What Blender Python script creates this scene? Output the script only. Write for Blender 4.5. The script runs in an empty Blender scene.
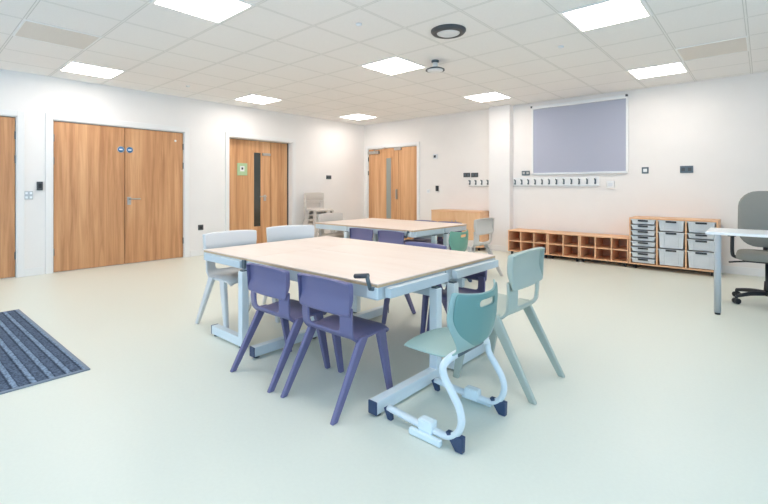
import bpy, bmesh, math, random
from mathutils import Vector, Matrix
random.seed(7)
PI = math.pi
COL = bpy.context.scene.collection
SC = bpy.context.scene

# ------------------------------------------------------------------ materials
def srgb(r, g, b):
    f = lambda c: (c/255/12.92) if c/255 <= .04045 else ((c/255+.055)/1.055)**2.4
    return (f(r), f(g), f(b), 1)

def mat(name, col, rough=.5, metal=0., spec=.5, noise=0., nscale=40., bump=0., bscale=200.):
    m = bpy.data.materials.new(name); m.use_nodes = True
    nt = m.node_tree; b = nt.nodes['Principled BSDF']
    b.inputs['Roughness'].default_value = rough
    b.inputs['Metallic'].default_value = metal
    b.inputs['Specular IOR Level'].default_value = spec
    b.inputs['Base Color'].default_value = col
    tc = nt.nodes.new('ShaderNodeTexCoord')
    if noise > 0:
        n = nt.nodes.new('ShaderNodeTexNoise'); n.inputs['Scale'].default_value = nscale
        n.inputs['Detail'].default_value = 4
        nt.links.new(tc.outputs['Object'], n.inputs['Vector'])
        r = nt.nodes.new('ShaderNodeValToRGB')
        k0 = 1-noise; k1 = 1+noise
        r.color_ramp.elements[0].position = .3; r.color_ramp.elements[1].position = .7
        r.color_ramp.elements[0].color = (min(col[0]*k0, 1), min(col[1]*k0, 1), min(col[2]*k0, 1), 1)
        r.color_ramp.elements[1].color = (min(col[0]*k1, 1), min(col[1]*k1, 1), min(col[2]*k1, 1), 1)
        nt.links.new(n.outputs['Fac'], r.inputs['Fac'])
        nt.links.new(r.outputs['Color'], b.inputs['Base Color'])
    if bump > 0:
        n2 = nt.nodes.new('ShaderNodeTexNoise'); n2.inputs['Scale'].default_value = bscale
        nt.links.new(tc.outputs['Object'], n2.inputs['Vector'])
        bp = nt.nodes.new('ShaderNodeBump'); bp.inputs['Strength'].default_value = bump
        bp.inputs['Distance'].default_value = .002
        nt.links.new(n2.outputs['Fac'], bp.inputs['Height'])
        nt.links.new(bp.outputs['Normal'], b.inputs['Normal'])
    return m

def wood(name, dark, mid, light, sc=(13, 13, .8), rough=.45, off=(0, 0, 0)):
    m = bpy.data.materials.new(name); m.use_nodes = True
    nt = m.node_tree; b = nt.nodes['Principled BSDF']; b.inputs['Roughness'].default_value = rough
    tc = nt.nodes.new('ShaderNodeTexCoord')
    mp = nt.nodes.new('ShaderNodeMapping'); mp.inputs['Scale'].default_value = sc; mp.inputs['Location'].default_value = off
    nt.links.new(tc.outputs['Object'], mp.inputs['Vector'])
    n = nt.nodes.new('ShaderNodeTexNoise'); n.inputs['Scale'].default_value = 1.; n.inputs['Detail'].default_value = 6
    n.inputs['Roughness'].default_value = .6; n.inputs['Distortion'].default_value = .6
    nt.links.new(mp.outputs['Vector'], n.inputs['Vector'])
    n2 = nt.nodes.new('ShaderNodeTexNoise'); n2.inputs['Scale'].default_value = .34; n2.inputs['Detail'].default_value = 2
    nt.links.new(mp.outputs['Vector'], n2.inputs['Vector'])
    mx = nt.nodes.new('ShaderNodeMath'); mx.operation = 'MULTIPLY_ADD'; mx.inputs[1].default_value = .42
    nt.links.new(n2.outputs['Fac'], mx.inputs[0]); 
    sc7 = nt.nodes.new('ShaderNodeMath'); sc7.operation = 'MULTIPLY'; sc7.inputs[1].default_value = .58
    nt.links.new(n.outputs['Fac'], sc7.inputs[0]); nt.links.new(sc7.outputs[0], mx.inputs[2])
    r = nt.nodes.new('ShaderNodeValToRGB')
    e = r.color_ramp.elements
    e[0].position = .34; e[0].color = dark; e[1].position = .66; e[1].color = light
    k = e.new(.5); k.color = mid
    nt.links.new(mx.outputs[0], r.inputs['Fac'])
    nt.links.new(r.outputs['Color'], b.inputs['Base Color'])
    return m

def emis(name, col, s):
    m = bpy.data.materials.new(name); m.use_nodes = True
    b = m.node_tree.nodes['Principled BSDF']
    b.inputs['Base Color'].default_value = (.8, .8, .8, 1)
    b.inputs['Emission Color'].default_value = col
    b.inputs['Emission Strength'].default_value = s
    return m

GX, GY, T = -1.32, 3.745, .6          # ceiling grid
def ceiling_mat():
    m = bpy.data.materials.new('mineral ceiling tiles'); m.use_nodes = True
    nt = m.node_tree; b = nt.nodes['Principled BSDF']; b.inputs['Roughness'].default_value = .9
    b.inputs['Specular IOR Level'].default_value = .1
    tc = nt.nodes.new('ShaderNodeTexCoord'); sp = nt.nodes.new('ShaderNodeSeparateXYZ')
    nt.links.new(tc.outputs['Object'], sp.inputs[0])
    outs = []
    for ax, g in ((0, GX), (1, GY)):
        a = nt.nodes.new('ShaderNodeMath'); a.operation = 'SUBTRACT'; a.inputs[1].default_value = g - 60*T - T/2
        nt.links.new(sp.outputs[ax], a.inputs[0])
        f = nt.nodes.new('ShaderNodeMath'); f.operation = 'MODULO'; f.inputs[1].default_value = T
        nt.links.new(a.outputs[0], f.inputs[0])
        d = nt.nodes.new('ShaderNodeMath'); d.operation = 'SUBTRACT'; d.inputs[1].default_value = T/2
        nt.links.new(f.outputs[0], d.inputs[0])
        ab = nt.nodes.new('ShaderNodeMath'); ab.operation = 'ABSOLUTE'; nt.links.new(d.outputs[0], ab.inputs[0])
        outs.append(ab)
    mn = nt.nodes.new('ShaderNodeMath'); mn.operation = 'MINIMUM'
    nt.links.new(outs[0].outputs[0], mn.inputs[0]); nt.links.new(outs[1].outputs[0], mn.inputs[1])
    r = nt.nodes.new('ShaderNodeValToRGB'); r.color_ramp.interpolation = 'CONSTANT'
    e = r.color_ramp.elements
    e[0].position = 0; e[0].color = CEIL_BAR; e[1].position = .5; e[1].color = CEIL_TILE
    k = e.new(.25); k.color = CEIL_GAP
    ml = nt.nodes.new('ShaderNodeMath'); ml.operation = 'MULTIPLY'; ml.inputs[1].default_value = 1/.026
    nt.links.new(mn.outputs[0], ml.inputs[0]); nt.links.new(ml.outputs[0], r.inputs['Fac'])
    n = nt.nodes.new('ShaderNodeTexNoise'); n.inputs['Scale'].default_value = 90; n.inputs['Detail'].default_value = 2
    nt.links.new(tc.outputs['Object'], n.inputs['Vector'])
    mr = nt.nodes.new('ShaderNodeMapRange'); mr.inputs['To Min'].default_value = .95; mr.inputs['To Max'].default_value = 1.03
    nt.links.new(n.outputs['Fac'], mr.inputs['Value'])
    mm = nt.nodes.new('ShaderNodeMixRGB'); mm.blend_type = 'MULTIPLY'; mm.inputs['Fac'].default_value = 1
    nt.links.new(r.outputs['Color'], mm.inputs[1]); nt.links.new(mr.outputs['Result'], mm.inputs[2])
    nt.links.new(mm.outputs['Color'], b.inputs['Base Color'])
    return m

def stripe_mat():
    m = bpy.data.materials.new('striped entrance carpet'); m.use_nodes = True
    nt = m.node_tree; b = nt.nodes['Principled BSDF']; b.inputs['Roughness'].default_value = .95
    b.inputs['Specular IOR Level'].default_value = .1
    tc = nt.nodes.new('ShaderNodeTexCoord'); sp = nt.nodes.new('ShaderNodeSeparateXYZ')
    nt.links.new(tc.outputs['Object'], sp.inputs[0])
    n = nt.nodes.new('ShaderNodeTexNoise'); n.inputs['Scale'].default_value = 60; n.inputs['Detail'].default_value = 5
    nt.links.new(tc.outputs['Object'], n.inputs['Vector'])
    w = nt.nodes.new('ShaderNodeMath'); w.operation = 'MULTIPLY_ADD'; w.inputs[1].default_value = .014
    nt.links.new(n.outputs['Fac'], w.inputs[0]); nt.links.new(sp.outputs[1], w.inputs[2])
    a = nt.nodes.new('ShaderNodeMath'); a.operation = 'ADD'; a.inputs[1].default_value = 8.0
    nt.links.new(w.outputs[0], a.inputs[0])
    f = nt.nodes.new('ShaderNodeMath'); f.operation = 'MODULO'; f.inputs[1].default_value = .085
    nt.links.new(a.outputs[0], f.inputs[0])
    q = nt.nodes.new('ShaderNodeMath'); q.operation = 'DIVIDE'; q.inputs[1].default_value = .085
    nt.links.new(f.outputs[0], q.inputs[0])
    r = nt.nodes.new('ShaderNodeValToRGB'); e = r.color_ramp.elements
    D = srgb(56, 66, 82); L = srgb(124, 142, 163); M = srgb(84, 97, 116)
    e[0].position = 0; e[0].color = D; e[1].position = .10; e[1].color = L
    for p, c in ((.32, L), (.38, D), (.44, M), (.88, M), (.94, D)):
        k = e.new(p); k.color = c
    nt.links.new(q.outputs[0], r.inputs['Fac'])
    n3 = nt.nodes.new('ShaderNodeTexNoise'); n3.inputs['Scale'].default_value = 75; n3.inputs['Detail'].default_value = 3
    nt.links.new(tc.outputs['Object'], n3.inputs['Vector'])
    mr = nt.nodes.new('ShaderNodeMapRange'); mr.inputs['From Min'].default_value = .3; mr.inputs['From Max'].default_value = .7
    mr.inputs['To Min'].default_value = .5; mr.inputs['To Max'].default_value = 1.4
    nt.links.new(n3.outputs['Fac'], mr.inputs['Value'])
    mm = nt.nodes.new('ShaderNodeMixRGB'); mm.blend_type = 'MULTIPLY'; mm.inputs['Fac'].default_value = 1
    nt.links.new(r.outputs['Color'], mm.inputs[1]); nt.links.new(mr.outputs['Result'], mm.inputs[2])
    nt.links.new(mm.outputs['Color'], b.inputs['Base Color'])
    return m

CEIL_BAR = srgb(238, 237, 234); CEIL_GAP = srgb(211, 210, 207); CEIL_TILE = srgb(241, 239, 237)
M_wall = mat('matt white wall paint', srgb(236, 233, 230), .85, spec=.15, noise=.012, nscale=3)
M_wallb = mat('matt warm white wall paint', srgb(238, 233, 228), .85, spec=.15, noise=.012, nscale=3)
M_trim = mat('white satin gloss paint', srgb(234, 233, 231), .45)
M_floor = mat('pale green vinyl floor', srgb(221, 223, 210), .36, spec=.4, noise=.012, nscale=60)
M_ceil = ceiling_mat()
M_oak = wood('oak door veneer', srgb(168, 115, 75), srgb(200, 147, 102), srgb(220, 171, 126), sc=(19, 19, .9))
M_oak2 = wood('oak door veneer lighter', srgb(184, 129, 84), srgb(211, 159, 112), srgb(228, 181, 136), sc=(19, 19, .9), off=(3, 7, 2))
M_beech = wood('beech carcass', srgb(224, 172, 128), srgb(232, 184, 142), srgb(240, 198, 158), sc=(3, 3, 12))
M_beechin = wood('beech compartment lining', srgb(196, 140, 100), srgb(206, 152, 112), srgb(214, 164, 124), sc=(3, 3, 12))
M_beechv = wood('beech cupboard doors', srgb(222, 172, 126), srgb(230, 184, 140), srgb(238, 196, 154), sc=(12, 12, 2))
M_top = wood('pale maple laminate', srgb(231, 211, 196), srgb(235, 217, 204), srgb(239, 224, 212), sc=(1.2, 9, 9), rough=.42)
M_edge = mat('beech table edging', srgb(206, 176, 140), .5, noise=.05, nscale=30)
M_steel = mat('pale blue grey powder coat', srgb(200, 210, 216), .4)
M_steelw = mat('light blue white powder coat', srgb(218, 227, 231), .4)
M_purple = mat('slate purple plastic', srgb(108, 105, 142), .42, bump=.15, bscale=900)
M_grey = mat('ash grey plastic', srgb(216, 216, 215), .45, bump=.15, bscale=900)
M_beige = mat('stone grey plastic', srgb(204, 197, 189), .5, bump=.15, bscale=900)  # ash grey again, with the warm light of the far end in its tone
M_sage = mat('sage grey plastic', srgb(172, 182, 172), .45, bump=.15, bscale=900)
M_mint = mat('mint green plastic', srgb(150, 178, 174), .42, bump=.15, bscale=900)
M_mintd = mat('teal green plastic', srgb(102, 146, 142), .42, bump=.15, bscale=900)  # mint plastic again, partly darker by shade on the back put into the colour
M_mintg = mat('green plastic', srgb(110, 160, 140), .42)
M_navy = mat('navy rubber', srgb(54, 72, 104), .55)
M_dark = mat('charcoal plastic', srgb(72, 75, 78), .45)
M_black = mat('black plastic', srgb(34, 36, 40), .4)
M_graph = mat('graphite metal', srgb(92, 104, 110), .35, metal=.3)
M_chrome = mat('brushed steel', srgb(190, 188, 184), .3, metal=.9)
M_white = mat('white plastic', srgb(238, 238, 236), .4)
M_clip = mat('clear white plastic', srgb(226, 238, 242), .2)
M_tray = mat('translucent grey tray plastic', srgb(222, 225, 228), .35, noise=.02, nscale=20)
M_blind = mat('blue grey blackout fabric', srgb(176, 179, 194), .8, spec=.2, noise=.02, nscale=300)
M_blue = mat('blue sign enamel', srgb(70, 128, 178), .4)
M_green = mat('pale green sign', srgb(176, 204, 160), .5)
M_glassd = mat('dark door glass', srgb(58, 62, 56), .06, spec=.8)
M_glassl = mat('grey door glass', srgb(150, 154, 146), .08, spec=.6)
M_mat = stripe_mat()
M_matedge = mat('grey mat edging', srgb(120, 132, 146), .7)
M_vent = mat('beige perforated panel', srgb(224, 218, 211), .8, noise=.03, nscale=150)
M_fabric = mat('grey woven upholstery', srgb(146, 145, 139), .9, spec=.1, noise=.08, nscale=400)
M_silver = mat('silver grey leg paint', srgb(176, 183, 186), .4)
M_desk = mat('white laminate', srgb(240, 242, 242), .35)
M_panel = emis('lit panel diffuser', (1, .925, .875, 1), 11.2)

# ------------------------------------------------------------------ mesh helpers
class MB:
    def __init__(s): s.bm = bmesh.new()
    def box(s, x0, x1, y0, y1, z0, z1, bev=0.):
        b = bmesh.new(); bmesh.ops.create_cube(b, size=1)
        for v in b.verts:
            v.co = Vector(((x0+x1)/2+v.co.x*(x1-x0), (y0+y1)/2+v.co.y*(y1-y0), (z0+z1)/2+v.co.z*(z1-z0)))
        if bev > 0: bmesh.ops.bevel(b, geom=b.edges[:], offset=bev, segments=2, affect='EDGES', profile=.6)
        return s.add(b)
    def add(s, b, mtx=None):
        if mtx: bmesh.ops.transform(b, matrix=mtx, verts=b.verts)
        me = bpy.data.meshes.new('tmp'); b.to_mesh(me); b.free(); s.bm.from_mesh(me); bpy.data.meshes.remove(me); return s
    def rings(s, rings, cap=True, smooth=True):
        bm = s.bm; R = [[bm.verts.new(p) for p in r] for r in rings]; n = len(R[0])
        for a, b in zip(R, R[1:]):
            for i in range(n):
                f = bm.faces.new((a[i], a[(i+1) % n], b[(i+1) % n], b[i])); f.smooth = smooth
        if cap:
            bm.faces.new(R[0][::-1]); bm.faces.new(R[-1])
        return s
    def tube(s, pts, rad, n=12, smooth=6, sx=1.):
        P = catmull(pts, smooth) if smooth else [Vector(p) for p in pts]
        rings = []; up = None
        for i, p in enumerate(P):
            t = (P[min(i+1, len(P)-1)]-P[max(i-1, 0)]).normalized()
            if up is None:
                up = Vector((0, 0, 1)) if abs(t.z) < .9 else Vector((1, 0, 0))
            u = (up - t*up.dot(t)).normalized(); w = t.cross(u); up = u
            r = rad if not callable(rad) else rad(i/(len(P)-1))
            rings.append([p+u*(r*math.cos(a))+w*(r*sx*math.sin(a)) for a in [2*PI*k/n for k in range(n)]])
        return s.rings(rings)
    def lathe(s, prof, c=(0, 0, 0), n=28, axis='Z'):
        rings = []
        for r, h in prof:
            ring = []
            for k in range(n):
                a = 2*PI*k/n
                p = (r*math.cos(a), r*math.sin(a), h)
                if axis == 'X': p = (h, p[0], p[1])
                if axis == 'Y': p = (p[0], h, p[1])
                ring.append(Vector(p)+Vector(c))
            rings.append(ring)
        return s.rings(rings)
    def prism(s, ring0, ring1):
        return s.rings([ring0, ring1], smooth=False)
    def build(s, name, m, parent=None, smooth=False, bevel=0., loc=None):
        me = bpy.data.meshes.new(name)
        bmesh.ops.recalc_face_normals(s.bm, faces=s.bm.faces)
        s.bm.to_mesh(me); s.bm.free()
        if smooth:
            for p in me.polygons: p.use_smooth = True
        me.materials.append(m)
        o = bpy.data.objects.new(name, me); COL.objects.link(o)
        if parent: o.parent = parent
        if loc: o.location = loc
        if bevel:
            b = o.modifiers.new('edge', 'BEVEL'); b.width = bevel; b.segments = 2; b.limit_method = 'ANGLE'
        return o

def catmull(pts, k):
    P = [Vector(p) for p in pts]; out = []
    for i in range(len(P)-1):
        a = P[max(i-1, 0)]; b = P[i]; c = P[i+1]; d = P[min(i+2, len(P)-1)]
        for j in range(k):
            t = j/k
            out.append(.5*((2*b)+(c-a)*t+(2*a-5*b+4*c-d)*t*t+(3*b-a-3*c+d)*t**3))
    out.append(P[-1]); return out

def tag(o, label, cat, group=None, kind=None):
    o['label'] = label; o['category'] = cat
    if group: o['group'] = group
    if kind: o['kind'] = kind
    return o
def thing(name, label, cat, loc=(0, 0, 0), rz=0., group=None, kind=None):
    o = bpy.data.objects.new(name, None); COL.objects.link(o)
    o.location = loc; o.rotation_euler = (0, 0, rz); o.empty_display_size = .1
    return tag(o, label, cat, group, kind)
KIDS = {}
def copy_thing(src, loc, rz, label, group=None, scale=1., material=None, name=None):
    r = src.copy(); COL.objects.link(r); r.location = loc; r.rotation_euler = (0, 0, rz); r.scale = scale if isinstance(scale, tuple) else (scale,)*3
    r['label'] = label
    if group: r['group'] = group
    def rec(s, d):
        for c in [o for o in bpy.data.objects if o.parent == s and o.get('_new') is None]:
            n = c.copy(); n['_new'] = 1; COL.objects.link(n); n.parent = d
            if material and c.get('_recol'):
                n.material_slots[0].link = 'OBJECT'; n.material_slots[0].material = material
            rec(c, n)
    rec(src, r)
    for o in bpy.data.objects:
        if o.get('_new') is not None: del o['_new']
    return r

# ------------------------------------------------------------------ room shell
XL, YB, H = -7.2, 7.43, 2.65
XR, YS = 2.6, -2.7
def struct(o, label=None, cat=None):
    o['kind'] = 'structure'
    return o
struct(MB().box(XL-.6, XR+.2, YS-.2, YB+.6, -.1, 0).build('floor', M_floor))
struct(MB().box(XL-.6, XR+.2, YS-.2, YB+.6, H, H+.08).build('ceiling', M_ceil))

# openings in the left wall (y0, y1, depth)
D1 = (.05, 1.02); D2 = (1.385, 3.15); D3 = (3.94, 5.33); DH = 2.075
w = MB(); TH = .22
ys = [YS-.2, D1[0], D1[1], D2[0], D2[1], D3[0], D3[1], YB+.2]
for a, b in ((0, 1), (2, 3), (4, 5), (6, 7)): w.box(XL-TH, XL, ys[a], ys[b], 0, H)
for a, b in (D1, D2, D3): w.box(XL-TH, XL, a, b, DH, H)
struct(w.build('wall_left', M_wall))
D4 = (-7.075, -5.61)
w = MB(); w.box(XL, D4[0], YB, YB+TH, 0, H).box(D4[1], XR+.2, YB, YB+TH, 0, H).box(D4[0], D4[1], YB, YB+TH, DH, H)
struct(w.build('wall_back', M_wallb))
# side of the room behind the camera: glazed wall letting daylight in
w = MB(); w.box(XL-.2, XR+.2, YS-.2, YS, 0, .75).box(XL-.2, XR+.2, YS-.2, YS, 2.35, H)
wx = [XL-.2, -6.2, -3.9, -3.6, -1.3, -1.0, 1.3, XR+.2]
for i in range(0, 7, 2):
    w.box(wx[i], wx[i+1], YS-.2, YS, .75, 2.35)
struct(w.build('wall_front', M_wall))
w = MB(); w.box(XR, XR+.2, YS, YB, 0, .75).box(XR, XR+.2, YS, YB, 2.35, H)
for a, b in ((YS, -1.6), (.9, 1.3), (3.8, YB)): w.box(XR, XR+.2, a, b, .75, 2.35)
struct(w.build('wall_right', M_wall))
PX0, PX1, PY = -3.83, -3.425, 7.28
struct(MB().box(PX0, PX1, PY, YB, 0, H).build('pillar', M_wall))
# skirting
b = MB()
for a, c in ((YS, D1[0]-.07), (D1[1]+.07, D2[0]-.09), (D2[1]+.09, D3[0]-.08), (D3[1]+.08, YB)):
    b.box(XL, XL+.018, a, c, 0, .1, .003)
struct(b.build('baseboard_left', M_trim))
b = MB(); b.box(D4[1]+.09, PX0, YB-.018, YB, 0, .1, .003).box(PX1, XR, YB-.018, YB, 0, .1, .003)
b.box(PX0-.018, PX1+.018, PY-.018, PY, 0, .1, .003).box(PX1, PX1+.018, PY, YB-.018, 0, .1, .003).box(PX0-.018, PX0, PY, YB-.018, 0, .1, .003)
struct(b.build('baseboard_back', M_trim))

# ------------------------------------------------------------------ doors
def lever(parent, y, z, x, dy):
    p = MB(); p.box(x, x+.012, y-.026, y+.026, z-.09, z+.03, .003); pl = p.build('handle_plate', M_chrome, parent)
    t = MB(); t.tube([(x+.01, y, z), (x+.055, y, z), (x+.06, y+dy*.03, z), (x+.06, y+dy*.14, z)], .010, 10, 5)
    t.build('door_handle', M_chrome, parent, smooth=True)
def left_door(n, y0, y1, split, xf, m, label, arch=.07, hinges=(), z0=.008):
    d = thing('door_%d' % n, label, 'door', (XL, (y0+y1)/2, 0), 0, kind='structure')
    cy = (y0+y1)/2
    a = MB()
    a.box(0, .02, y0-cy-arch, y0-cy, 0, DH+arch, .004).box(0, .02, y1-cy, y1-cy+arch, 0, DH+arch, .004).box(0, .02, y0-cy-.0, y1-cy+.0, DH, DH+arch, .004)
    a.build('architrave', M_trim, d)
    j = MB()
    j.box(-.2, 0, y0-cy, y0-cy+.012, 0, DH).box(-.2, 0, y1-cy-.012, y1-cy, 0, DH).box(-.2, 0, y0-cy, y1-cy, DH-.012, DH)
    j.build('door_frame', M_trim, d)
    xs = xf-XL
    cuts = [y0+.014]+list(split)+[y1-.014]
    for p, q in zip(cuts, cuts[1:]):
        leaf = MB().box(xs-.045, xs, p-cy+.005, q-cy-.005, z0, DH-.020).build('door_leaf', m, d)
    MB().box(xs-.06, xs-.047, y0-cy+.012, y1-cy-.012, .003, DH-.012).build('door_rebate', M_dark, d)  # dark sheet added behind the leaves so the gaps look shaded
    for (yy, sgn) in ((y0+.014, 1), (y1-.014, -1)):
        for zz in hinges:
            MB().box(xs-.004, xs+.012, yy-cy-.010, yy-cy+.010, zz-.05, zz+.05, .002).build('hinge', M_graph, d)
    return d, cy, xs
d, cy, xs = left_door(1, D1[0], D1[1], (), XL-.02, M_oak, 'single oak veneer door cut off by the left edge of the photo', hinges=(.28, 1.52, 1.83))
d, cy, xs = left_door(2, D2[0], D2[1], (2.268,), XL-.015, M_oak, 'wide pair of oak veneer doors with two blue round signs', .078, hinges=(.28, 1.52, 1.83))
for y in (2.215, 2.335):
    s = MB().lathe([(.0, 0), (.040, 0), (.040, .003), (.0, .003)], (xs, y-cy, 1.727), 24, 'X').build('fire_door_sign', M_blue, d)
    r = MB().lathe([(.044, 0), (.050, 0), (.050, .004), (.044, .004), (.044, 0)], (xs, y-cy, 1.727), 24, 'X').build('sign_rim', M_chrome, d)
    MB().box(xs+.003, xs+.0045, y-cy-.022, y-cy+.022, 1.718, 1.736).build('sign_band', M_white, s)
MB().lathe([(0, 0), (.018, 0), (.016, .006), (0, .008)], (xs, 3.01-cy, 1.92), 16, 'X').build('door_sticker', M_white, d)
lever(d, 2.325-cy, .985, xs, 1)
d, cy, xs = left_door(3, D3[0], D3[1], (4.91,), XL-.14, M_oak2, 'oak veneer door and half beside the double doors with narrow dark glass strip and green sign', .072)
k = 7.34/7.2
MB().box(xs-.001, xs+.004, 4.53-cy, 4.675-cy, .41, 1.83).build('vision_panel', M_glassd, d)
MB().box(xs, xs+.006, 4.50-cy, 4.53-cy, .38, 1.86).box(xs, xs+.006, 4.675-cy, 4.70-cy, .38, 1.86).box(xs, xs+.006, 4.50-cy, 4.70-cy, 1.83, 1.86).build('glazing_bead', M_oak2, d)
s = MB().box(xs, xs+.012, 4.18-cy, 4.385-cy, 1.385, 1.615, .002).build('door_sign', M_green, d)
MB().box(xs+.012, xs+.014, 4.235-cy, 4.325-cy, 1.46, 1.56).build('sign_panel', M_white, s)
MB().box(xs+.014, xs+.016, 4.262-cy, 4.298-cy, 1.495, 1.535).build('sign_symbol', M_dark, s)
MB().box(xs, xs+.03, 4.71-cy, 4.89-cy, 1.78, 1.83, .006).build('door_closer', M_chrome, d)
lever(d, 4.77-cy, .985, xs, -1)
MB().box(xs-.02, xs+.02, D3[1]-.03-cy, D3[1]-.012-cy, .01, DH-.012).build('door_seal', M_dark, d)

# back-wall door
d = thing('door_4', 'oak veneer door and half in the far corner with grey glass strip', 'door', ((D4[0]+D4[1])/2, YB, 0), 0, kind='structure')
cx = (D4[0]+D4[1])/2; x0 = D4[0]-cx; x1 = D4[1]-cx
a = MB(); a.box(x0-.07, x0, -.02, 0, 0, DH+.07, .004).box(x1, x1+.075, -.02, 0, 0, DH+.07, .004).box(x0, x1, -.02, 0, DH, DH+.07, .004)
a.build('architrave', M_trim, d)
a = MB(); a.box(x0, x0+.012, 0, .2, 0, DH).box(x1-.012, x1, 0, .2, 0, DH).box(x0, x1, 0, .2, DH-.012, DH); a.build('door_frame', M_trim, d)
for p, q in ((x0+.014, -6.148-cx), (-6.148-cx, x1-.014)):
    MB().box(p-.004, q+.004, .058, .068, .003, DH-.012).build('door_rebate', M_dark, d)  # added dark sheet, puts shade into the gaps round the leaves
    MB().box(p+.005, q-.005, .01, .055, .008, DH-.020).build('door_leaf', M_oak2, d)
MB().box(-6.50-cx, -6.355-cx, .006, .012, .45, 1.83).build('vision_panel', M_glassl, d)
MB().box(-6.525-cx, -6.50-cx, .002, .012, .42, 1.86).box(-6.355-cx, -6.33-cx, .002, .012, .42, 1.86).box(-6.525-cx, -6.33-cx, .002, .012, 1.83, 1.86).build('glazing_bead', M_oak2, d)
MB().box(-7.04-cx, -6.70-cx, -.05, .01, 1.945, 2.01, .008).build('door_closer', M_chrome, d)
MB().tube([(-6.85-cx, -.03, 2.02), (-6.72-cx, -.10, 2.035), (-6.5-cx, -.03, 2.065)], .013, 8, 0).build('closer_arm', M_chrome, d)
MB().box(-6.25-cx, -6.05-cx, -.03, .01, 2.0, 2.055, .006).build('closer_bracket', M_chrome, d)
MB().box(-6.20-cx, -6.17-cx, -.03, .01, .90, 1.12, .004).build('door_handle', M_chrome, d)
for zz in (.28, 1.5, 1.83):
    MB().box(x0+.004, x0+.024, -.004, .012, zz-.05, zz+.05, .002).build('hinge', M_graph, d)

# ------------------------------------------------------------------ ceiling fittings
def tile_c(i, j): return (GX+(i+.5)*T, GY+(j+.5)*T)
LIGHTS = {(-4, -4): 'square lit ceiling panel cut by the top edge, left of centre',
          (-9, -4): 'square lit ceiling panel nearest the wide oak double doors',
          (-9, 0): 'small lit ceiling panel in front of the green signed door',
          (-9, 4): 'smallest lit ceiling panel, in the far corner of the room',
          (-4, 0): 'lit ceiling panel beside the hanging dark rimmed detector',
          (-4, 4): 'lit ceiling panel in front of the white wall pillar',
          (0, 0): 'largest lit ceiling panel, cut by the top edge on the right',
          (0, 4): 'lit ceiling panel close to the back wall right of the blind',
          (0, -4): 'lit ceiling panel directly above the camera',  # from here on out of view: panel grid continued to add light
          (-9, -8): 'lit ceiling panel behind the camera by the left wall',
          (-4, -8): 'lit ceiling panel behind the camera in mid room'}
p0 = None
for (i, j), lab in LIGHTS.items():
    c = tile_c(i, j)
    if p0 is None:
        p0 = thing('ceiling_light', lab, 'ceiling light', (*c, H), 0, 'square light panels in the ceiling')
        f = MB(); s = .298; q = .272
        f.box(-s, s, -s, -q, -.007, 0).box(-s, s, q, s, -.007, 0).box(-s, -q, -q, q, -.007, 0).box(q, s, -q, q, -.007, 0)
        f.build('frame', M_white, p0)
        MB().box(-q, q, -q, q, -.004, 0).build('diffuser', M_panel, p0)
    else:
        copy_thing(p0, (*c, H), 0, lab)
for (i, j), lab in (((-7, -5), 'beige square panel in the ceiling at the upper left corner'), ((1, 3), 'beige square panel in the ceiling above the tray unit')):
    c = tile_c(i, j)
    v = thing('ceiling_vent', lab, 'vent', (*c, H), 0, 'beige panels in the ceiling')
    MB().box(-.285, .285, -.285, .285, -.004, 0).build('perforated_plate', M_vent, v)
    f = MB(); s = .298; q = .285
    f.box(-s, s, -s, -q, -.008, 0).box(-s, s, q, s, -.008, 0).box(-s, -q, -q, q, -.008, 0).box(q, s, -q, q, -.008, 0)
    f.build('frame', M_white, v)
v = thing('air_diffuser', 'round ceiling air diffuser with thick dark ring and pale dome', 'vent', (-2.25, 3.47, H))
MB().lathe([(.09, 0), (.165, 0), (.165, -.012), (.15, -.03), (.115, -.036), (.105, -.02), (.09, 0)], n=40).build('ring', M_dark, v, smooth=True)
MB().lathe([(0, -.03), (.05, -.033), (.085, -.04), (.108, -.03), (.108, 0), (0, 0)], n=36).build('dome', M_tray, v, smooth=True)
v = thing('smoke_detector', 'white detector hanging on a stem over a dark rimmed dish', 'detector', (-2.90, 4.19, H))
MB().lathe([(0, 0), (.045, 0), (.045, -.02), (.03, -.025), (0, -.025)], n=24).build('base', M_graph, v)
MB().lathe([(0, -.02), (.03, -.02), (.03, -.075), (.042, -.085), (0, -.085)], n=24).build('stem', M_white, v, smooth=True)
MB().lathe([(0, -.085), (.06, -.085), (.11, -.105), (.112, -.118), (.10, -.112), (0, -.098)], n=36).build('dish', M_dark, v, smooth=True)
MB().lathe([(0, -.100), (.092, -.112), (.090, -.124), (.05, -.132), (0, -.134)], n=36).build('cover', M_white, v, smooth=True)
for (x, y), lab in (((-1.613, 4.654), 'tiny round ceiling sensor nearest the blind'), ((-6.347, 2.829), 'tiny round ceiling sensor nearest the oak double doors'), ((-2.774, 2.793), 'tiny round ceiling sensor left of the dark ringed diffuser')):
    v = MB().lathe([(0, 0), (.03, 0), (.028, -.012), (.012, -.02), (0, -.02)], n=20).build('ceiling_sensor', M_tray, loc=(x, y, H), smooth=True)
    tag(v, lab, 'sensor', 'small ceiling sensors')

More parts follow.
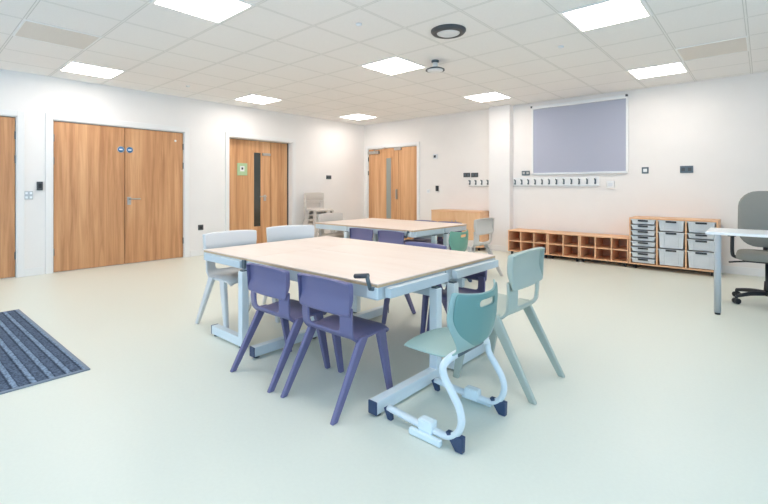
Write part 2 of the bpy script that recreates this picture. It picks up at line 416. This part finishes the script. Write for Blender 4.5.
# ------------------------------------------------------------------ wall fittings
def plate_back(name, label, cat, x, z, w, h, m, inner=None, im=None, group=None, depth=.012, holes=0):
    t = thing(name, label, cat, (x, YB, z), 0, group)
    MB().box(-w/2, w/2, -depth, 0, -h/2, h/2, .003).build('plate', m, t)
    if inner:
        for k in range(inner):
            ww = w/inner
            MB().box(-w/2+ww*(k+.22), -w/2+ww*(k+.78), -depth-.004, -depth+.001, -h*.25, h*.25, .001).build('insert', im, t)
    return t
plate_back('wall_socket', 'left of two dark double sockets above the coat hooks by the cupboard', 'socket', -4.385, 1.405, .15, .085, M_dark, 2, M_graph, 'dark wall sockets')
plate_back('wall_socket', 'right of two dark double sockets above the coat hooks by the cupboard', 'socket', -4.213, 1.402, .15, .085, M_dark, 2, M_graph, 'dark wall sockets')
plate_back('wall_socket', 'grey socket just left of the blind between pillar and window', 'socket', -3.185, 1.415, .145, .08, M_graph, 2, M_chrome, 'dark wall sockets')
plate_back('wall_socket', 'dark double socket on the back wall above the tray unit', 'socket', -.825, 1.415, .155, .1, M_graph, 2, M_dark, 'dark wall sockets')
t = plate_back('light_switch', 'square dark framed switch right of the blind', 'switch', -1.335, 1.415, .09, .095, M_graph, 1, M_white)
plate_back('access_control', 'white square wall unit just below the right end of the blind', 'wall unit', -1.805, 1.205, .11, .11, M_white, 1, M_tray, depth=.03)
t = plate_back('thermostat', 'small grey thermostat high on the wall right of the far corner door', 'thermostat', -5.13, 1.805, .09, .1, M_tray, 1, M_dark, depth=.03)
plate_back('card_reader', 'small black card reader right of the far corner door', 'card reader', -5.083, 1.14, .06, .11, M_black, 1, M_dark, depth=.03)
plate_back('light_switch', 'small white switch beside the black reader at the far corner door', 'switch', -5.31, 1.08, .085, .085, M_white, 1, M_tray)
def plate_left(name, label, cat, y, z, w, h, m, n, im, group=None, depth=.012):
    t = thing(name, label, cat, (XL, y, z), 0, group)
    MB().box(0, depth, -w/2, w/2, -h/2, h/2, .003).build('plate', m, t)
    for r in range(n[1]):
        for k in range(n[0]):
            a = w/n[0]; b = h/n[1]
            MB().box(depth-.001, depth+.004, -w/2+a*(k+.22), -w/2+a*(k+.78), -h/2+b*(r+.25), -h/2+b*(r+.75), .001).build('insert', im, t)
    return t
plate_left('card_reader', 'dark card reader on the wall strip left of the double doors', 'card reader', 1.248, 1.177, .062, .115, M_dark, (1, 1), M_black, depth=.03)
plate_left('light_switch', 'grey four gang switch plate on the wall strip by the leftmost door', 'switch', 1.134, 1.055, .09, .11, M_chrome, (2, 2), M_white)
plate_left('wall_socket', 'dark low socket on the left wall right of the double doors', 'socket', 3.422, .478, .09, .09, M_dark, (1, 1), M_black, 'dark wall sockets')
plate_left('wall_socket', 'dark socket on the left wall above the stacked grey chairs', 'socket', 6.30, 1.385, .14, .085, M_graph, (2, 1), M_dark, 'dark wall sockets')

def hook_rail(label, x0, x1, hooks, z0, z1):
    t = thing('coat_rail', label, 'coat rail', ((x0+x1)/2, YB, z0), 0, 'white coat hook rails'); c = (x0+x1)/2
    MB().box(x0-c, x1-c, -.018, 0, 0, z1-z0, .003).build('board', M_white, t)
    MB().box(x0-c, x1-c, -.024, -.0185, -.004, .008).build('lower_edge', M_chrome, t)
    for hx in hooks:
        h = MB(); h.box(hx-c-.012, hx-c+.012, -.024, -.018, .03, .115, .002)
        h.tube([(hx-c, -.022, .10), (hx-c, -.055, .105), (hx-c, -.062, .125)], .008, 8, 4)
        h.tube([(hx-c, -.022, .06), (hx-c, -.045, .035), (hx-c, -.06, .05)], .007, 8, 4)
        h.build('coat_hook', M_graph, t, smooth=False)
hook_rail('short white coat rail with four hooks between cupboard and pillar', -4.335, PX0, [-4.306, -4.175, -4.048, -3.92], 1.182, 1.30)
hook_rail('long white coat rail of twelve hooks under the blind', -3.42, -1.975, [-3.375+.1225*k for k in range(12)], 1.182, 1.335)

# roller blind
t = thing('roller_blind', 'large blue grey roller blind pulled down on the back wall', 'blind', (-2.312, YB, 1.39))
MB().box(-.725, .725, -.03, -.024, .02, 1.14).build('fabric', M_blind, t)
MB().box(-.755, .755, -.075, 0, 1.135, 1.185, .008).build('cassette', M_white, t)
MB().box(-.745, .745, -.04, -.012, -.012, .022, .006).build('bottom_bar', M_tray, t)
for s in (-1, 1):
    MB().box(min(s*.725, s*.755), max(s*.725, s*.755), -.04, 0, .0, 1.14, .003).build('side_channel', M_white, t)
    MB().box(s*.742-.014, s*.742+.014, -.085, -.03, 1.155, 1.19, .004).build('end_cap', M_dark, t)

# ------------------------------------------------------------------ back-wall furniture
def castor(parent, x, y, z=.06):
    c = MB(); c.lathe([(0, -.012), (.026, -.012), (.028, 0), (.026, .012), (0, .012)], (x, y, .028), 16, 'X')
    c.box(x-.016, x+.016, y-.018, y+.018, .035, z+.001, .003)
    c.build('castor', M_black, parent)
def cubby(label, x0, x1, n):
    c = (x0+x1)/2; yf, yb = 6.99, 7.40; z0, z1 = .062, .425; th = .018
    t = thing('cubby_shelf', label, 'shelf unit', (c, (yf+yb)/2, 0), 0, 'low beech shoe shelves'); ym = (yf+yb)/2
    a, b = x0-c, x1-c; fy, by = yf-ym, yb-ym
    f = MB().box(a, b, fy, by, z1-th, z1, .002); f.build('top_board', M_beech, t)
    MB().box(a, b, fy, by, z0, z0+th, .002).build('bottom_board', M_beech, t)
    for xx in (a, b-th): MB().box(xx, xx+th, fy, by, z0+th, z1-th).build('side_panel', M_beech, t)
    wdt = (b-a)/n
    for k in range(1, n):
        MB().box(a+wdt*k-th/2, a+wdt*k+th/2, fy+.003, by, z0+th, z1-th).build('divider', M_beech, t)
    zm = (z0+z1)/2
    MB().box(a+th, b-th, fy+.004, by, zm-th/2, zm+th/2).build('shelf', M_beech, t)
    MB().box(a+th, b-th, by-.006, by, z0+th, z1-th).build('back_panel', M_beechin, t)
    for xx in (a+.05, b-.05):
        for yy in (fy+.06, by-.06): castor(t, xx, yy, z0)
cubby('left low beech cubby shelf, beside the pillar', -3.318, -2.638, 3)
cubby('middle low beech cubby shelf, two columns wide', -2.634, -2.145, 2)
cubby('right low beech cubby shelf, touching the tray unit', -2.141, -1.468, 3)

# tray unit
TX0, TX1, TYF, TYB, TZ0, TZ1 = -1.455, -.440, 6.97, 7.40, .062, .728
tu = thing('tray_unit', 'beech storage unit on castors holding grey trays in three columns', 'storage unit', ((TX0+TX1)/2, (TYF+TYB)/2, 0))
tcx, tcy = (TX0+TX1)/2, (TYF+TYB)/2
a, b, fy, by = TX0-tcx, TX1-tcx, TYF-tcy, TYB-tcy; th = .02
MB().box(a, b, fy, by, TZ1-th, TZ1, .002).build('top_board', M_beech, tu)
MB().box(a, b, fy, by, TZ0, TZ0+th, .002).build('bottom_board', M_beech, tu)
for xx in (a, b-th): MB().box(xx, xx+th, fy, by, TZ0+th, TZ1-th).build('side_panel', M_beech, tu)
cw = (b-a-th)/3
for k in (1, 2): MB().box(a+cw*k, a+cw*k+th, fy, by, TZ0+th, TZ1-th).build('divider', M_beech, tu)
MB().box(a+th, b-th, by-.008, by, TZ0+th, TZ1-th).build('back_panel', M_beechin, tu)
for xx in (a+.07, b-.07):
    for yy in (fy+.07, by-.07): castor(tu, xx, yy, TZ0)
ORD = ['top', 'second from top', 'third from top', 'fourth from top', 'fifth from top', 'sixth from top', 'seventh from top', 'bottom']
runners = MB()
def tray(col, z1, units, label):
    pit = (TZ1-TZ0-2*th)/8
    h = pit*units-.012; wd = cw-th-.02
    x = a+cw*col+th+(cw-th)/2
    t = thing('storage_tray', label, 'tray', (tcx+x, TYF, z1-h), 0, 'grey trays in the beech unit')
    m = MB(); w2 = wd/2; tp = .012
    m.rings([[Vector((sx*(w2-tp), sy, 0)) for sx, sy in ((-1, .012), (1, .012), (1, .36), (-1, .36))],
             [Vector((sx*w2, sy, h)) for sx, sy in ((-1, -.004), (1, -.004), (1, .375), (-1, .375))]], smooth=False)
    m.build('tray_body', M_tray, t, bevel=.006)
    r = MB().box(-w2-.008, w2+.008, -.016, .375, h-.012, h, .003); r.build('rim', M_tray, t)
    lw = wd*.42
    MB().box(-lw/2, lw/2, -.026, -.006, h-.028, h-.004, .004).build('handle_recess', M_black, t)
    if units > 1:
        for q in (-1, 1): MB().box(q*w2*.565-.003, q*w2*.565+.003, -.006, .004, .02, h-.03).build('rib', M_tray, t)
pit = (TZ1-TZ0-2*th)/8; ztop = TZ1-th-.004
for k in range(8): tray(0, ztop-pit*k, 1, 'shallow grey tray, %s in the left column of eight' % ORD[k])
z = ztop
for k, (u, nm) in enumerate(((2, 'medium grey tray at the top of the middle column'), (3, 'deep grey tray in the middle of the middle column'), (3, 'deep grey tray at the bottom of the middle column'))):
    tray(1, z, u, nm); z -= pit*u
z = ztop
for k, (u, nm) in enumerate(((2, 'medium grey tray at the top of the right column'), (1, 'shallow grey tray, second from top in the right column'), (2, 'medium grey tray, third from top in the right column'), (3, 'deep grey tray at the bottom of the right column'))):
    tray(2, z, u, nm); z -= pit*u

# cupboard by the pillar
CX0, CX1, CYF, CYB, CZ = -4.93, -3.838, 6.98, 7.405, .72
t = thing('cupboard', 'low beech cupboard with two doors beside the white pillar', 'cupboard', ((CX0+CX1)/2, (CYF+CYB)/2, 0))
ccx, ccy = (CX0+CX1)/2, (CYF+CYB)/2
MB().box(CX0-ccx+.01, CX1-ccx-.01, CYF-ccy+.02, CYB-ccy, .06, CZ-.022).build('carcass', M_beech, t)
MB().box(CX0-ccx, CX1-ccx, CYF-ccy, CYB-ccy, CZ-.022, CZ, .002).build('top_board', M_beech, t)
for p, q in ((CX0-ccx+.005, -4.40-ccx), (-4.40-ccx, CX1-ccx-.005)):
    dd = MB().box(p+.002, q-.002, CYF-ccy+.002, CYF-ccy+.02, .065, CZ-.026, .0015).build('door', M_beechv, t)
    kx = -4.44-ccx if p < -.3 else -4.36-ccx
    MB().box(kx-.006, kx+.006, CYF-ccy-.02, CYF-ccy+.002, .42, .54, .003).build('handle', M_chrome, dd)
for xx in (CX0-ccx+.08, CX1-ccx-.08):
    for yy in (CYF-ccy+.08, CYB-ccy-.08): castor(t, xx, yy, .06)

# ------------------------------------------------------------------ tables
TZ = .65
def table(label, x0, x1, y0, y1, cols, foot_dir, flen, crank=None, up=1, group='height adjustable tables'):
    """cols: column centres; foot_dir: unit (dx,dy) from column towards the sitter"""
    cx, cy = (x0+x1)/2, (y0+y1)/2
    t = thing('classroom_table', label, 'table', (cx, cy, 0), 0, group)
    a, b, c, d = x0-cx, x1-cx, y0-cy, y1-cy
    MB().box(a, b, c, d, TZ-.006, TZ, .001).build('tabletop', M_top, t)
    MB().box(a, b, c, d, TZ-.020, TZ-.006).build('edge_band', M_edge, t)
    f = MB(); i = .004; w = .03; z0, z1 = .563, TZ-.020
    f.box(a+i, b-i, c+i, c+i+w, z0, z1, .003).box(a+i, b-i, d-i-w, d-i, z0, z1, .003)
    f.box(a+i, a+i+w, c+i+w, d-i-w, z0, z1, .003).box(b-i-w, b-i, c+i+w, d-i-w, z0, z1, .003)
    f.build('apron', M_steel, t)
    for (px, py) in cols:
        X, Y = px-cx, py-cy; dx, dy = foot_dir
        g = MB().box(X-.027, X+.027, Y-.027, Y+.027, .075, .552, .004).build('column', M_steelw, t)
        MB().box(X-.019, X+.019, Y-.019, Y+.019, .54, .562, .003).build('inner_column', M_graph, g)
        ax0, ax1 = sorted((X-.027*dx if dx else X-.027, X+flen*dx if dx else X+.027))
        ay0, ay1 = sorted((Y-.027*dy if dy else Y-.027, Y+flen*dy if dy else Y+.027))
        ft = MB().box(ax0, ax1, ay0, ay1, .014, .078, .004).build('foot', M_steelw, t)
        ex, ey = X+(flen+.004)*dx, Y+(flen+.004)*dy
        MB().box(ex-(.028 if dy else .004), ex+(.028 if dy else .004), ey-(.028 if dx else .004), ey+(.028 if dx else .004), .012, .079, .003).build('end_cap', M_navy, ft)
        for q in (.02, flen-.03):
            MB().lathe([(0, 0), (.02, 0), (.02, .014), (0, .014)], (X+q*dx, Y+q*dy, 0), 14).build('glide', M_dark, ft)
        # underside rail carrying the top
        if dy: MB().box(X-.02, X+.02, c+.05, d-.05, .575, .625).build('top_bracket', M_steel, t)
        else: MB().box(a+.05, b-.05, Y-.02, Y+.02, .575, .625).build('top_bracket', M_steel, t)
    (p, q) = cols[0], cols[1]
    if abs(p[0]-q[0]) > abs(p[1]-q[1]): MB().box(p[0]-cx, q[0]-cx, p[1]-cy-.015, p[1]-cy+.015, .50, .56, .003).build('crossbar', M_steel, t)
    else: MB().box(p[0]-cx-.015, p[0]-cx+.015, p[1]-cy, q[1]-cy, .50, .56, .003).build('crossbar', M_steel, t)
    if crank:
        X, Y, sy = crank[0]-cx, crank[1]-cy, crank[2]
        k = MB(); k.tube([(X, Y+.03, .615), (X, Y-.035, .632)], .012, 10, 0)
        k.tube([(X, Y-.035, .635), (X-.018, Y-.04, .632+.068*up)], .011, 10, 0)
        kk = k.build('crank', M_graph, t, smooth=False)
        MB().tube([(X-.008, Y-.04, .632+.065*up), (X-.10, Y-.042, .632+.051*up)], .013, 12, 0).build('crank_handle', M_dark, kk)
        MB().box(X-.045, X+.03, Y-.012, Y+.0, .575, .632, .003).build('crank_plate', M_steelw, t)
    return t
mid = 2.30
table('front table of the near group, long side with two purple chairs', -2.779, -1.508, 1.655, mid-.002, [(-2.59, 2.14), (-1.478, 2.14)], (0, -1), .55, (-1.53, 1.655, -1))
table('rear table of the near group, behind the crank handled table', -2.779, -1.508, mid+.002, 2.965, [(-2.59, 2.46), (-1.478, 2.33)], (0, 1), .50)
tl = table('end table of the near group, at its left with light grey chairs', -3.425, -2.783, 1.655, 2.965, [(-2.812, 1.652), (-2.812, 2.80)], (-1, 0), .42)
MB().box(.285, .318, -.668, -.652, .572, .635, .003).build('crank_socket', M_graph, tl)
table('front table of the far group, with two small purple chairs', -4.235, -3.10, 4.03, 4.638, [(-4.13, 4.49), (-3.11, 4.47)], (0, -1), .40, (-3.16, 4.03, -1), -1, group='height adjustable tables in the distance')
table('rear table of the far group, nearest the low cupboard', -4.235, -3.10, 4.642, 5.25, [(-4.13, 4.80), (-3.11, 4.74)], (0, 1), .42, group='height adjustable tables in the distance')
table('end table of the far group, at its left by the stacked chairs', -4.90, -4.239, 4.03, 5.25, [(-4.27, 4.06), (-4.27, 5.15)], (-1, 0), .47, group='height adjustable tables in the distance')

# ------------------------------------------------------------------ one-piece plastic chair (faces +Y)
def shell(prof, us, zfun, skip, name, m, parent, thick, sub=2):
    bm = bmesh.new(); G = []
    for j, (y, z, hw) in enumerate(prof):
        row = []
        for u in us:
            dx, dy, dz = zfun(u, j)
            row.append(bm.verts.new((u*hw+dx, y+dy, z+dz)))
        G.append(row)
    for j in range(len(prof)-1):
        for i in range(len(us)-1):
            if skip(j, (us[i]+us[i+1])/2): continue
            bm.faces.new((G[j][i], G[j][i+1], G[j+1][i+1], G[j+1][i]))
    loose = [v for v in bm.verts if not v.link_faces]
    bmesh.ops.delete(bm, geom=loose, context='VERTS')
    me = bpy.data.meshes.new(name); bm.to_mesh(me); bm.free()
    for p in me.polygons: p.use_smooth = True
    me.materials.append(m)
    o = bpy.data.objects.new(name, me); COL.objects.link(o); o.parent = parent; o['_recol'] = 1
    so = o.modifiers.new('thickness', 'SOLIDIFY'); so.thickness = thick; so.offset = 0
    ss = o.modifiers.new('smooth', 'SUBSURF'); ss.levels = sub; ss.render_levels = sub
    return o
def make_plastic_chair(label, m, group, loc, rz, scale):
    t = thing('plastic_chair', label, 'chair', loc, rz, group); t.scale = (scale,)*3
    us = [-1, -.97, -.84, -.68, -.62, -.3, 0, .3, .62, .68, .84, .97, 1]
    prof = [(.208, .345, .172), (.218, .360, .188), (.200, .380, .202), (.12, .382, .204), (.03, .373, .202), (-.025, .366, .200), (-.062, .367, .199),
            (-.086, .380, .200), (-.097, .396, .202), (-.101, .404, .202), (-.106, .450, .203), (-.106, .505, .203), (-.101, .535, .200)]
    def zf(u, j):
        au = abs(u)
        dz = -.022*max(0, (au-.68)/.32)**2 if j < 7 else 0
        if j < 7: dz += .006*au*au
        dy = 0
        if j >= 6: dy = (.008+.014*min(1, (j-5)/4))*max(0, (au-.55)/.45)
        return 0, dy, dz
    shell(prof, us, zf, lambda j, u: (9 <= j <= 11 and abs(u) < .64), 'seat', m, t, .016)
    # backrest: panel with a kinked lower lip and deep rim flanges
    ub = [-1, -1, -.985, -.9, -.5, 0, .5, .9, .985, 1, 1]
    bp = [(-.098, .492, .180), (-.120, .494, .197), (-.127, .504, .203), (-.098, .562, .206), (-.099, .60, .209), (-.103, .648, .211), (-.104, .664, .210), (-.108, .670, .208), (-.132, .671, .206), (-.135, .664, .204)]
    cnt = [0]
    def bf(u, j):
        au = abs(u); i = cnt[0] % 11; cnt[0] += 1
        fl = -.030 if i in (0, 10) and 2 < j < 8 else 0
        return 0, .014*au*au+fl, (.004-.014*au**4)*max(0, j-4)/5
    shell(bp, ub, bf, lambda j, u: False, 'backrest', m, t, .009)
    for s in (-1, 1):
        for nm, (tx, ty, tw, td), (bx, by, bw, bd) in (('leg', (.198, .000, .015, .031), (.205, -.215, .013, .018)), ('leg', (.192, .140, .015, .031), (.203, .214, .013, .017))):
            zt = .372
            r0 = [Vector((s*bx+ax*bw, by+ay*bd, 0)) for ax, ay in ((-1, -1), (1, -1), (1, 1), (-1, 1))]
            r1 = [Vector((s*tx+ax*tw, ty+ay*td, zt)) for ax, ay in ((-1, -1), (1, -1), (1, 1), (-1, 1))]
            q = MB(); q.rings([r0, r1], smooth=False)
            o = q.build(nm, m, t, bevel=.006); o['_recol'] = 1
    return t
PG = 'slate purple plastic chairs at the near tables'
pc = make_plastic_chair('left of two purple chairs at the front of the near tables', M_purple, PG, (-2.295, 1.61, 0), 0, 1.0)
copy_thing(pc, (-1.78, 1.625, 0), 0, 'right of two purple chairs at the front of the near tables, next to crank handle', PG)
copy_thing(pc, (-2.20, 2.925, 0), PI, 'purple chair behind the near tables, left one, legs seen under the top', PG)
copy_thing(pc, (-1.79, 2.93, 0), PI, 'smaller purple chair behind the near tables, right one, beside the mint chair', PG, .87)
FG = 'small purple plastic chairs at the far tables'
copy_thing(pc, (-3.88, 4.04, 0), 0, 'left of two small purple chairs on the near side of the far tables', FG, .94)
copy_thing(pc, (-3.38, 4.04, 0), 0, 'right of two small purple chairs on the near side of the far tables', FG, .94)
copy_thing(pc, (-3.86, 5.22, 0), PI, 'purple chair behind the far tables, left one, only its top edge showing', FG, .975)
copy_thing(pc, (-3.43, 5.22, 0), PI, 'purple chair behind the far tables, right one, before the cupboard', FG, .975)
LG = 'light grey plastic chairs at the near end table'
copy_thing(pc, (-3.365, 1.925, 0), -PI/2, 'light grey chair at the left end of the near tables, closest to camera', LG, 1.15, M_grey)
copy_thing(pc, (-3.43, 2.57, 0), -PI/2-.30, 'light grey chair at the left end of the near tables, the farther one', LG, 1.15, M_grey)
copy_thing(pc, (-4.90, 4.43, 0), -PI/2, 'stone grey chair at the left end of the far tables', 'stone grey plastic chairs', 1.13, M_beige)
SG = 'sage grey plastic chairs at table ends'
copy_thing(pc, (-1.165, 2.468, 0), PI/2, 'large sage grey chair at the right end of the near tables', SG, (1.06, 1.12, 1.17), M_sage)
copy_thing(pc, (-2.81, 5.0, 0), PI/2, 'sage grey chair at the right end of the far tables, beyond the green one', SG, 1.13, M_beige)
SL = ['stone grey chair at the bottom of the stack by the left wall', 'stone grey chair second from the floor in the stack', 'stone grey chair third from the floor in the stack', 'topmost stone grey chair of the stack by the left wall']
for k in range(4):
    copy_thing(pc, (-6.90+.008*k, 5.73, .093*k), -PI/2, SL[k], 'stacked stone grey chairs', 1.15, M_beige)

# ------------------------------------------------------------------ cantilever skid chair (faces +Y)
def make_skid_chair(label, m, md, loc, rz, group):
    t = thing('skid_base_chair', label, 'chair', loc, rz, group)
    us = [-1, -.9, -.7, -.33, -.2, 0, .2, .33, .7, .9, 1]
    prof = [(.205, .372, .150), (.200, .384, .168), (.165, .391, .186), (.08, .391, .190), (0, .388, .180), (-.05, .388, .166), (-.095, .398, .156), (-.125, .425, .164),
            (-.140, .47, .192), (-.147, .52, .220), (-.151, .565, .230), (-.154, .590, .227), (-.156, .604, .224), (-.158, .638, .216), (-.160, .655, .206), (-.161, .670, .196)]
    prof = [(y-.042+(.02 if k < 3 else 0), z, hw) for k, (y, z, hw) in enumerate(prof)]
    def zf(u, j):
        au = abs(u)
        if j < 6: return 0, -.012*au*au if j < 2 else 0, -.012*au**4
        return 0, .072*au*au*min(1, (j-5)/5), .020*au**3*max(0, (j-10)/5)
    hole = lambda j, u: (j == 12 and abs(u) < .34)
    shell(prof, us, zf, hole, 'seat_shell', m, t, .010)
    sp = [(y-.009, z, hw) for (y, z, hw), k in zip(prof, range(99))]
    fac = {6: .25, 7: .62, 8: .80, 9: .87, 10: .90, 11: .915, 12: .92, 13: .925, 14: .93, 15: .93}
    sq = [(prof[k][0]-.009, prof[k][1]+(.006 if k == 6 else 0)-(.004 if k == 15 else 0), prof[k][2]*fac[k]) for k in range(6, 16)]
    shell(sq, us, lambda u, j: zf(u*.92, j+6), lambda j, u: hole(j+6, u), 'back_shield', md, t, .007)
    for s in (-1, 1):
        x = s*.205
        fr = MB(); fr.tube([(s*.11, -.10, .380), (s*.165, -.098, .375), (x, -.090, .348), (x, -.100, .30), (x, -.135, .25), (x, -.172, .195), (x, -.186, .135), (x, -.165, .077), (x, -.115, .046), (x, -.04, .043), (x, .08, .046), (x, .232, .056)], .0195, 14, 5, .8)
        o = fr.build('frame_tube', M_steelw, t, smooth=True)
        h = MB(); h.rings([[Vector((x+dx, dy, 0)) for dx, dy in ((-.013, -.196), (.013, -.196), (.013, -.160), (-.013, -.160))],
                           [Vector((x+dx, dy, .07)) for dx, dy in ((-.016, -.198), (.016, -.198), (.016, -.11), (-.016, -.11))]], smooth=False)
        h.build('heel_glide', M_navy, t, bevel=.004)
        h = MB(); h.rings([[Vector((x+dx, dy, 0)) for dx, dy in ((-.012, .207), (.012, .207), (.012, .232), (-.012, .232))],
                           [Vector((x+dx, dy, .055)) for dx, dy in ((-.017, .217), (.017, .217), (.017, .254), (-.017, .254))]], smooth=False)
        h.build('toe_glide', M_navy, t, bevel=.004)
        c = MB(); c.box(x-.026, x+.026, -.045, .035, .026, .085, .012); c.box(x-s*.0-.012+s*.03, x+.012+s*.03, -.10, .075, .003, .032, .006)
        c.build('stacking_clip', M_clip, t)
    MB().tube([(-.12, -.10, .380), (.12, -.10, .380)], .017, 10, 0).build('crossbar', M_graph, t)
    return t
sk = make_skid_chair('mint green chair on white cantilever skid frame at the near tables', M_mint, M_mintd, (-1.172, 1.83, 0), PI/2, 'green skid base chairs')
copy_thing(sk, (-2.86, 4.45, 0), PI/2, 'green skid base chair at the right end of the far tables', 'green skid base chairs', .94, M_mintg)

# ------------------------------------------------------------------ entrance mat
t = thing('entrance_mat', 'blue grey striped entrance mat on the floor at the left edge', 'mat', (-4.2, 0, 0), .024)
MB().box(-1.05, 1.0, -1.2, .765, 0, .008).build('carpet', M_mat, t)
e = MB(); e.box(1.0, 1.022, -1.2, .785, 0, .009, .002).box(-1.05, 1.0, .765, .785, 0, .009, .002).build('edging', M_matedge, t)

# ------------------------------------------------------------------ desk and office chair
t = thing('desk', 'white topped desk with grey round leg at the right edge', 'desk', (.45, 5.2, 0))
MB().box(-.855, .9, -.27, .27, .725, .75, .004).build('desktop', M_desk, t)
for (x, y) in ((-.768, -.245), (-.798, .20), (.82, -.215), (.82, .215)):
    l = MB().lathe([(0, .018), (.027, .018), (.027, .725), (0, .725)], (x, y, 0), 20).build('leg', M_silver, t, smooth=False)
    MB().lathe([(0, 0), (.022, 0), (.022, .018), (0, .018)], (x, y, 0), 16).build('foot_glide', M_black, l)

t = thing('office_chair', 'grey upholstered swivel chair with black five star base behind the white desk', 'chair', (.03, 5.72, 0), PI)
def rounded(w, h, r, n=6):
    pts = []
    for cx, cy, a0 in ((w-r, h-r, 0), (-w+r, h-r, PI/2), (-w+r, -h+r, PI), (w-r, -h+r, 1.5*PI)):
        for k in range(n+1):
            a = a0+PI/2*k/n; pts.append((cx+r*math.cos(a), cy+r*math.sin(a)))
    return pts
bk = MB(); R = []
for off, ins in ((-.03, .03), (-.022, .008), (0, 0), (.02, .008), (.03, .04)):
    R.append([Vector((px*(1-ins*2), -.235+off-.10*((pz*(1-ins))/.3)*.5+.12*(px*px), .83+pz*(1-ins))) for px, pz in rounded(.240, .29, .165)])
bk.rings(R); bk.build('backrest', M_fabric, t, smooth=True)
st = MB(); R = []
for off, ins in ((-.035, .05), (-.025, .01), (0, 0), (.025, .02), (.035, .08)):
    R.append([Vector((px*(1-ins), py*(1-ins)+.01, .475+off)) for px, py in rounded(.245, .235, .12)])
st.rings(R); st.build('seat', M_fabric, t, smooth=True)
MB().box(-.19, .19, -.17, .19, .42, .445, .01).build('seat_pan', M_black, t)
MB().tube([(0, -.10, .43), (0, -.24, .44), (0, -.275, .56), (0, -.262, .70)], .025, 10, 5, 1.6).build('back_bracket', M_black, t, smooth=True)
for s in (-1, 1):
    MB().tube([(s*.18, .02, .437), (s*.255, .02, .447), (s*.275, .02, .49), (s*.275, .02, .66)], .016, 10, 5, 1.6).build('armrest', M_black, t, smooth=True)
    MB().box(s*.275-.035, s*.275+.035, -.10, .14, .66, .685, .01).build('arm_pad', M_black, t)
MB().tube([(.1, .08, .425), (.25, .1, .405), (.30, .1, .395)], .009, 8, 0).build('lever', M_black, t)
MB().lathe([(0, .08), (.035, .08), (.03, .22), (.022, .225), (.022, .42), (0, .42)], n=20).build('gas_lift', M_black, t, smooth=False)
for k in range(5):
    an = PI/2+.35+2*PI*k/5; dx, dy = math.cos(an), math.sin(an)
    g = MB(); g.tube([(dx*.02, dy*.02, .105), (dx*.16, dy*.16, .10), (dx*.30, dy*.30, .075)], lambda f: .026-.010*f, 10, 4, 1.)
    g.build('base_spoke', M_black, t, smooth=True)
    w = MB()
    for q in (-1, 1):
        cxx, cyy = dx*.30-dy*.016*q, dy*.30+dx*.016*q
        b2 = bmesh.new(); bmesh.ops.create_cone(b2, cap_ends=True, segments=18, radius1=.028, radius2=.028, depth=.02)
        mt = Matrix.Translation((cxx, cyy, .028)) @ Matrix.Rotation(an, 4, 'Z') @ Matrix.Rotation(PI/2, 4, 'X')
        w.add(b2, mt)
    w.box(dx*.30-.012, dx*.30+.012, dy*.30-.012, dy*.30+.012, .03, .075, .003)
    w.build('castor', M_black, t)

# clean helper flags
for o in bpy.data.objects:
    if o.get('_recol') is not None: del o['_recol']

# ------------------------------------------------------------------ light
wd = bpy.data.worlds.new('daylight'); SC.world = wd; wd.use_nodes = True
bg = wd.node_tree.nodes['Background']; bg.inputs['Color'].default_value = (.42, .685, 1, 1); bg.inputs['Strength'].default_value = 2.6
def portal(loc, rot, sx, sy):
    l = bpy.data.lights.new('window_portal', 'AREA'); l.shape = 'RECTANGLE'; l.size = sx; l.size_y = sy
    l.cycles.is_portal = True
    o = bpy.data.objects.new('window_portal', l); COL.objects.link(o); o.location = loc; o.rotation_euler = rot
for x in (-5.05, -2.45, .15): portal((x, YS-.1, 1.55), (PI/2, 0, 0), 2.3, 1.6)
for y in (-.35, 2.55): portal((XR+.1, y, 1.55), (0, PI/2, 0), 1.6, 2.5)

# ------------------------------------------------------------------ camera
cam = bpy.data.cameras.new('camera'); co = bpy.data.objects.new('camera', cam); COL.objects.link(co)
co.location = (0, 0, 1.153); co.rotation_euler = (PI/2, 0, .7238)
cam.sensor_fit = 'HORIZONTAL'; cam.sensor_width = 36; cam.lens = 430/768*36
cam.shift_y = -(252-187.8)/768
cam.clip_start = .05
SC.camera = co
SC.view_settings.view_transform = 'Standard'
SC.view_settings.look = 'None'
SC.view_settings.gamma = 1
SC.view_settings.use_curve_mapping = False
SC.view_settings.exposure = 0.5
SC.cycles.use_denoising = True
SC.cycles.max_bounces = 10
SC.cycles.diffuse_bounces = 8
SC.cycles.sample_clamp_indirect = 8
